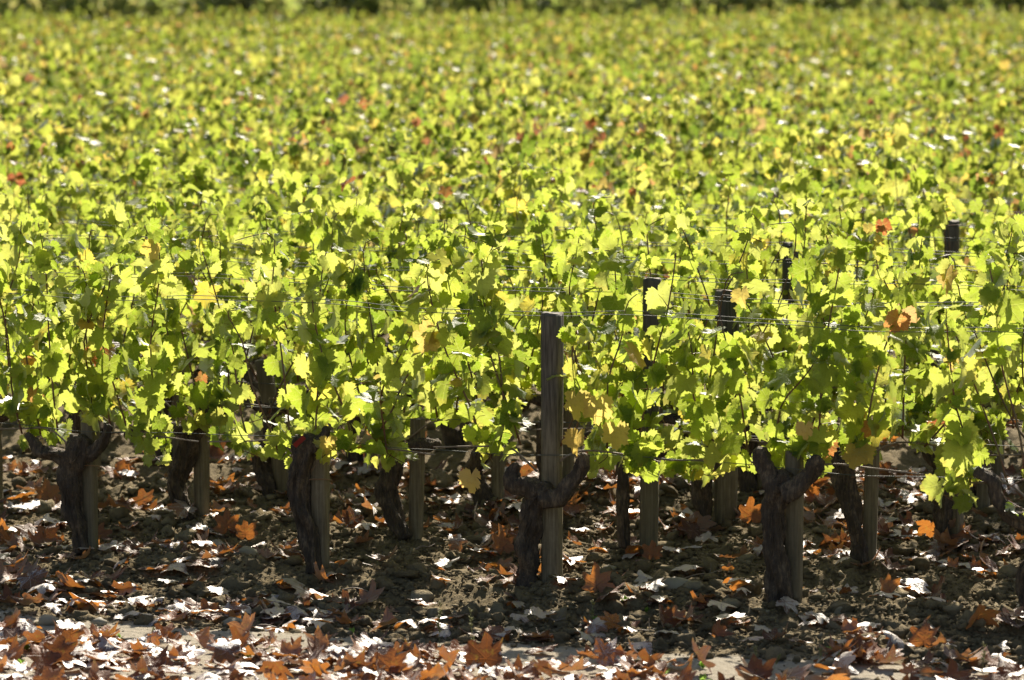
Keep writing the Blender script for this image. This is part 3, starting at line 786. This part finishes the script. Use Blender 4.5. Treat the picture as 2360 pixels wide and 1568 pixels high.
# ------------------------------------------------------------------ rows 8-33: single vines copied from prototypes
protos = []
for q in range(9):
    g = np.random.default_rng(500 + q)
    canes, leaves = growth(g, top=(1.1, 1.52), dens=.95)
    leaves = [(a_, M_ @ Matrix.Diagonal((.88, .88, .88, 1))) for a_, M_ in leaves]
    tr, ar = default_trunk(g)
    tm = tube_mesh("trunk", M_BARK, [p for p, r in tr], [r for p, r in tr], 8, 10, .15, q)
    mb = MB()
    for c in canes: mb.add(*tube(c, np.linspace(.005, .002, len(c)), 4, 8, cap=False))
    protos.append((tm, mb.mesh("canes", M_CANE), joined_foliage(leaves, mats=(M_LEAF_FAR if q % 2 else M_LEAF_MID, M_PET)), leaves))
for q, pr in enumerate(list(protos)):           # the other state of each prototype's leaves
    f2 = pr[2].copy(); f2.materials[0] = M_LEAF_MID if q % 2 else M_LEAF_FAR
    protos[q] = (pr[0], pr[1], (pr[2], f2) if q % 2 == 0 else (f2, pr[2]), pr[3])
k = LEAF_ROWS; NV = 300
while vine_total < NV:
    lo, hi = wid(k, -1) - .45, wid(k, 1) + .45
    s = lo + rnd.uniform(0, .6); n = 0; ss = []
    while s < hi: ss.append(s); s += VS + rnd.uniform(-.04, .04)
    if vine_total + len(ss) > NV: break
    ss = [q for q in ss if rnd.random() > .05]
    for n, s in enumerate(ss):
        b = vine_base(k, s); tm, cm, fm, _ = protos[rnd.randrange(len(protos))]; fm = fm[1 if rnd.random() < (k - 8) / 20 else 0]
        v = obj("grape_vine", None, loc=b, rotz=-TH + (math.pi if rnd.random() < .5 else 0)); z = rnd.uniform(.92, 1.06); v.scale = (z, z, z * rnd.uniform(.88, 1.07))
        side = "leftmost" if n == 0 else "rightmost" if n == len(ss) - 1 else ordn(n) + " from the left"
        tag(v, f"soft focus vine {side} in the {ordn(k)} row from the front", "grape vine", f"vines of the {ordn(k)} row")
        if k < 12: obj("trunk", tm, v)
        o = obj("canes", cm, v); o["kind"] = "stuff"
        obj("foliage", fm, v, kind="stuff"); vine_total += 1
    rows_done[k] = ss; k += 1
K_FAR = k

# ------------------------------------------------------------------ the rest of the vineyard: one mass of leaves, thinner leaves shapes
def simple_leaf(seed):
    g = np.random.default_rng(seed); n = 8
    th = np.linspace(-math.pi, math.pi, n, endpoint=False); r = np.array([.35, .75, .7, .95, 1., .95, .7, .75]) + g.uniform(-.08, .08, n)
    p, q = r * np.sin(th), r * np.cos(th); a = math.radians(g.uniform(35, 95)); w = g.uniform(-.2, .3) * np.abs(p)
    V = .086 * (p[:, None] * np.array((1., 0, 0)) + q[:, None] * np.array((0, math.cos(a), -math.sin(a))) + w[:, None] * np.array((0, math.sin(a), math.cos(a))))
    V = np.vstack(([[0, 0, 0]], V)); f = np.array([(0, 1 + (k2 + 1) % n, 1 + k2) for k2 in range(n)])
    uv = np.vstack(([[.5, .5]], np.stack((.5 + p * .45, .5 + q * .45), -1))); return V, f, uv
SL = [simple_leaf(q) for q in range(10)]
far_sets = []
for q in range(9):
    lv = protos[q][3]; g = np.random.default_rng(q)
    Vs, Fs, Us, n = [], [], [], 0
    for (vi, M) in lv:
        z = M[2][3]
        if z < .9 or g.random() < .15: continue
        V, f, uv = SL[int(g.integers(10))]; m = np.array(M)
        Vs.append(V @ m[:3, :3].T + m[:3, 3]); Fs.append(f + n); Us.append(uv); n += len(V)
    far_sets.append((np.vstack(Vs), np.vstack(Fs), np.vstack(Us)))
Vs, Fs, Us, n = [], [], [], 0
K_END = int((107 - Y1) / 1.095)
for k in range(K_FAR, K_END):
    s, hi = wid(k, -1) - .6, wid(k, 1) + .6; s += rnd.uniform(0, .8)
    while s < hi:
        b = row_pt(k, s); V, f, uv = far_sets[rnd.randrange(9)]
        a = -TH + (math.pi if rnd.random() < .5 else 0); ca, sa = math.cos(a), math.sin(a); z = rnd.uniform(.86, 1.09)
        if rnd.random() < .05: s += VS * .9; continue
        W = np.stack((V[:, 0] * ca - V[:, 1] * sa + b[0], V[:, 0] * sa + V[:, 1] * ca + b[1], V[:, 2] * z), -1)
        if b[1] < 96.5 + b[0] * .34 + V[0, 0]: Vs.append(W); Fs.append(f + n); Us.append(uv); n += len(W)
        s += VS * 1.05
far = obj("far_vine_foliage", mk_mesh("far_vine_foliage", np.vstack(Vs), np.vstack(Fs), (M_LEAF_FAR,), uv=np.vstack(Us)), kind="stuff")
far["label"] = "blurred yellow green canopy of the far vineyard rows reaching the hedge"; far["category"] = "vines"

# ------------------------------------------------------------------ bushes behind the vineyard
M_BUSH = leaf_material("bush_leaf", [(0, (.34, .46, .10)), (.6, (.48, .55, .14)), (1, (.62, .56, .20))], [(0, (.07, .11, .03)), (.7, (.11, .15, .05)), (1, (.14, .12, .04))], (.25, .3, .08), (.1, .13, .07), gloss=.25, rough=.55)
bushes = []
for q in range(5):
    g = np.random.default_rng(900 + q); m = 1700
    c = np.stack((g.normal(0, .62, 7), g.normal(0, .3, 7), g.uniform(.5, 1.3, 7)), -1); cr = g.uniform(.42, .66, 7)
    idx = g.integers(0, 7, m); d = g.normal(size=(m, 3)); d /= np.linalg.norm(d, axis=1)[:, None]
    P = c[idx] + d * (cr[idx] * g.uniform(.6, 1.05, m))[:, None]; P[:, 2] = np.abs(P[:, 2])
    R1 = g.normal(size=(m, 3)); R1 /= np.linalg.norm(R1, axis=1)[:, None]; R2 = np.cross(R1, g.normal(size=(m, 3))); R2 /= np.linalg.norm(R2, axis=1)[:, None]
    sz = g.uniform(.06, .12, m)[:, None]
    V = np.stack((P - R1 * sz, P - R2 * sz * .6, P + R1 * sz, P + R2 * sz * .6), 1).reshape(-1, 3)
    Qb = np.arange(m * 4).reshape(-1, 4)
    me = mk_mesh("crown", V, Qb, (M_BUSH,), uv=np.tile(np.array(((0, 0), (1, 0), (1, 1), (0, 1))), (m, 1)))
    mb = MB()
    for r in range(5): mb.add(*tube([(g.normal(0, .05), 0, -.1), (g.normal(0, .15), g.normal(0, .1), .5), tuple(c[r])], [.03, .02, .01], 5, 6))
    bushes.append((me, mb.mesh("stems", M_BARK)))
nb = 21
for q in range(nb):
    x = -16.2 + q * 32.4 / (nb - 1) + rnd.uniform(-.25, .25); y = 101.5 + x * .32 + rnd.uniform(-.5, .5)
    cm, sm_ = bushes[rnd.randrange(5)]
    o = obj("hedge_bush", None, loc=(x, y, 0), rotz=rnd.uniform(-.4, .4)); z = rnd.uniform(1.3, 1.48)
    o.scale = (1.25, 1, z)
    tag(o, f"dark green bush {ordn(q)} from the left in the hedge behind the vineyard", "bush", "bushes of the hedge behind the vineyard")
    obj("crown", cm, o, kind="stuff"); obj("stem", sm_, o)

# ------------------------------------------------------------------ fallen plane leaves
cand = []
def fall_dens(x, y):
    t = tcoord(x, y)
    pc = pcoord(x, y)
    path = (1 - sstep(-.32, -.16, pc + .15 * (vnoise(x * 2.6, y * 2.6, 51) - .5))) * (1 - .55 * sstep(.3, .9, x) * sstep(-.75, -.45, pc))
    bare = 1 - .96 * ((np.abs(pc - .02) < .17) & (vnoise(x * 1.6 + 4, y * 1.6, 52) > .33)) * (x < 1.2)
    rows = .16 * sstep(.35, .8, vnoise(x * 2.2, y * 2.2, 53)) + .05
    return np.clip((path * .72 + (1 - path) * rows * 2.1) * bare, 0, 1)
PTS = scatter(1650, 13.85, 20.6, fall_dens, .3)
PTS2 = scatter(260, 19.5, 27, lambda x, y: .3 + 0 * x, .3)
ALL = np.vstack((PTS, PTS2)); ALL = ALL[np.argsort(ALL[:, 1])]
zz = ground_z(ALL[:, 0], ALL[:, 1])
gdist = lambda x, y: "sandy strip"
marks = [(b1, "the leftmost stake"), (b2, "the red tag"), (b3, "the centre post"), (b4, "the forked vine")]
used_lab = {}
jv, jt, jq, ju, jn = [], [], [], [], 0
cnt = 0
special = [(1375, 1352, .5, 1.15, "large orange leaf curled up right of the tall post's foot"), (525, 1205, 1.1, 1.1, "pointed orange leaf standing up behind the front row, lit from behind"),
           (565, 1212, .9, .9, "smaller orange leaf standing beside the pointed one behind the front row"), (110, 1120, 1.0, 1.2, "big orange leaf standing at the left edge behind the front row"),
           (1160, 1245, .8, 1.0, "orange leaf with two points up just left of the tall post"), (1120, 1510, .7, 1.35, "largest orange leaf of the front, spread upright on the sandy strip"),
           (900, 1525, .6, 1.1, "orange leaf raised among pale ones at the bottom, left of centre"), (2050, 1330, .9, 1.0, "tall pointed orange leaf right of the fifth stake"), (1730, 1195, 1.0, 1.1, "orange leaf propped upright behind the forked vine"),
           (1505, 1270, .9, .8, "small orange leaf tip at the foot of the second row's tall post"), (130, 1500, .6, 1.2, "crumpled orange leaf on the sandy strip at the left"), (2130, 1450, .7, 1.0, "bright orange leaf on the pale patch at the right")]
def leaf_matrix(p, z, g, tilt=None, s=None, az=None):
    az = g.uniform(0, 2 * math.pi) if az is None else az
    s = g.uniform(.45, .95) if s is None else s
    flip = Matrix.Rotation(math.pi, 4, 'Y') if g.random() < .38 else Matrix.Identity(4)
    if tilt is None:
        tilt = abs(g.normal(0, .22)) if g.random() < .9 else g.uniform(.5, 1.1)
    ax = g.uniform(0, 2 * math.pi)
    lift = .010 + .05 * s * math.sin(min(tilt, 1.2)) + (.012 if flip[0][0] < 0 else 0) + g.uniform(0, .018)
    return Matrix.Translation((p[0], p[1], z + lift)) @ Matrix.Rotation(tilt, 4, Vector((math.cos(ax), math.sin(ax), 0))) @ Matrix.Rotation(az, 4, 'Z') @ flip @ Matrix.Diagonal((s, s, s, 1))
gl = np.random.default_rng(42)
for px, py, tilt, s, lab in special:
    s *= .76
    p = on_ground(px, py, .05); z = gz(p[0], p[1])
    M = Matrix.Translation((p[0], p[1], z + .02 + .04 * s)) @ Matrix.Rotation(gl.uniform(-.4, .4), 4, 'Z') @ Matrix.Rotation(.5 + tilt * .7, 4, 'X') @ Matrix.Diagonal((s, s, s, 1))
    o = obj("fallen_leaf", PL[int(gl.integers(16))][0], mat=M); tag(o, lab, "fallen leaf", "single plane leaves standing out"); cnt += 1
for (x, y), z in zip(ALL, zz):
    M = leaf_matrix((x, y), z, gl); vi = int(gl.integers(16))
    if cnt < 300 and abs(x) < .1326 * y:
        t = tcoord(x, y); o = obj("fallen_leaf", PL[vi][0], mat=M); cnt += 1
        mk = min(marks, key=lambda m_: abs((m_[0][0] - x) * RD[0] + (m_[0][1] - y) * RD[1]))
        du = (x - mk[0][0]) * RD[0] + (y - mk[0][1]) * RD[1]
        rel = "below" if abs(du) < .12 else ("just " if abs(du) < .32 else "") + ("left of" if du < 0 else "right of")
        steep = M.to_3x3().col[2].normalized()[2]
        look = "upturned orange" if abs(steep) < .82 else ("pale overturned" if steep < 0 else "flat brown")
        sz = "large" if M.to_scale()[0] > .86 else "small" if M.to_scale()[0] < .64 else "middling"
        yb = on_ground(1180, 1530)[1]
        wh = "at the bottom edge" if y < yb else "on the sandy strip" if pcoord(x, y) < .05 else "on the clods" if t < -.15 else "between the rows"
        e = x / (.1326 * y)
        if abs(e) > .84: rel, mk = "near", (None, "the left edge" if e < 0 else "the right edge")
        lab = f"{sz} {look} plane leaf {wh} {rel} {mk[1]}"
        tag(o, lab, "fallen leaf", f"plane leaves {wh} {rel} {mk[1]}")
    else:
        V, f, pq, uv = PL[vi][1]; m = np.array(M)
        jv.append(V @ m[:3, :3].T + m[:3, 3]); jt.append(f + jn); jq.append(pq + jn); ju.append(uv); jn += len(V)
T, Qd = np.vstack(jt), np.vstack(jq)
fl = obj("fallen_leaves", mk_mesh("fallen_leaves", np.vstack(jv), [T, Qd], (M_PLANE, M_CANE), np.concatenate((np.zeros(len(T)), np.ones(len(Qd)))), np.vstack(ju)), kind="stuff")
fl["label"] = "orange and brown plane leaves strewn over the soil under the vine rows"; fl["category"] = "fallen leaves"

# ------------------------------------------------------------------ small weeds and grass heads on the sandy strip
def weed_mesh(seed, tall):
    g = np.random.default_rng(seed); mb = MB(); mb2 = []
    if tall:                                       # a grass head
        h = g.uniform(.07, .11); top = np.array((g.normal(0, .012), g.normal(0, .01), h))
        mb.add(*tube([(0, 0, -.01), tuple(top * .5 + (.004, 0, 0)), tuple(top)], [.0012, .001, .0008], 3, 5))
        for q in range(18):
            u = g.uniform(.45, 1.0); c = top * u; a = g.uniform(0, 6.28); e = c + np.array((math.cos(a) * .009, math.sin(a) * .009, .012))
            mb.add(*tube([tuple(c), tuple((c + e) / 2), tuple(e)], [.0008, .0024, .0005], 3, 3))
    else:
        for q in range(9):
            a = g.uniform(0, 6.28); L = g.uniform(.018, .04); el = g.uniform(.4, 1.3)
            d = np.array((math.cos(a) * math.cos(el), math.sin(a) * math.cos(el), math.sin(el))); sd = np.array((-math.sin(a), math.cos(a), 0)) * L * .28
            V = np.array(((0, 0, 0), d * L * .55 + sd, d * L + np.array((0, 0, -.004)), d * L * .55 - sd)); mb.add(V, [(0, 1, 2, 3)], [])
    return mb.mesh("weed", M_SEED if tall else M_WEED)
WM = [weed_mesh(q, q % 2) for q in range(6)]
weed_px = [(60, 1490, 0), (50, 1520, 0), (270, 1465, 0), (410, 1510, 0), (345, 1478, 1), (535, 1478, 0), (620, 1478, 0), (575, 1510, 0), (1012, 1435, 1), (810, 1435, 0), (948, 1500, 0),
           (1088, 1462, 1), (1012, 1475, 1), (1090, 1500, 1), (1445, 1385, 0), (1490, 1392, 0), (1375, 1398, 0), (1360, 1420, 1), (1480, 1538, 0), (1530, 1545, 0), (1620, 1528, 0), (1740, 1545, 1), (1780, 1540, 1), (1890, 1530, 1), (1620, 1560, 0), (1940, 1540, 1), (2265, 1545, 1), (2400, 1550, 1), (1920, 1498, 0)]
for q, (px, py, tl) in enumerate(weed_px):
    if px > 2360: continue
    p = on_ground(px, py, 0); z = gz(p[0], p[1])
    o = obj("grass_head" if tl else "weed", WM[(q * 2 + tl) % 6], loc=(p[0], p[1], z), rotz=rnd.uniform(0, 6)); s = rnd.uniform(.8, 1.25); o.scale = (s, s, s)
    mk = min(marks, key=lambda m_: abs(m_[0][0] - p[0]))
    rel = "left of" if p[0] < mk[0][0] else "right of"
    tag(o, f"{'thin pale grass head' if tl else 'tiny green weed'} on the sandy strip {rel} {mk[1]}", "grass" if tl else "weed", f"{'grass heads' if tl else 'weeds'} {rel} {mk[1]}")

# ------------------------------------------------------------------ dry prunings lying on the soil
for q, (px, py) in enumerate([(1270, 1400), (345, 1180), (1130, 1290), (1905, 1360), (620, 1420), (1620, 1300), (2120, 1360), (820, 1330), (90, 1330), (1480, 1420), (2250, 1420), (980, 1245)]):
    g = np.random.default_rng(4000 + q); p = on_ground(px, py, .03); z = gz(p[0], p[1]) + .018; L = g.uniform(.09, .2)
    pts = [(-L / 2, 0, .0), (-L * .15, g.uniform(-.015, .015), .012), (L * .2, g.uniform(-.015, .015), .008), (L / 2, 0, g.uniform(0, .03))]
    mb = MB(); mb.add(*tube(pts, [.0035, .003, .003, .002], 5, 10, .1, q)); mb.add(*tube([pts[2], (L * .3, .02, .03), (L * .33, .03, .05)], [.002, .0016, .001], 4, 4))
    o = obj("pruned_twig", mb.mesh("pruned_twig", M_OLDCANE), loc=(p[0], p[1], z), rotz=g.uniform(-.9, .9))
    mk = min(marks, key=lambda m_: abs(m_[0][0] - p[0])); rel = "left of" if p[0] < mk[0][0] else "right of"
    wh = "before the front row" if tcoord(p[0], p[1]) < 0 else "behind the front row"
    tag(o, f"dry pruned twig {wh}, {rel} {mk[1]}", "twig", f"dry twigs {wh} {rel} {mk[1]}")
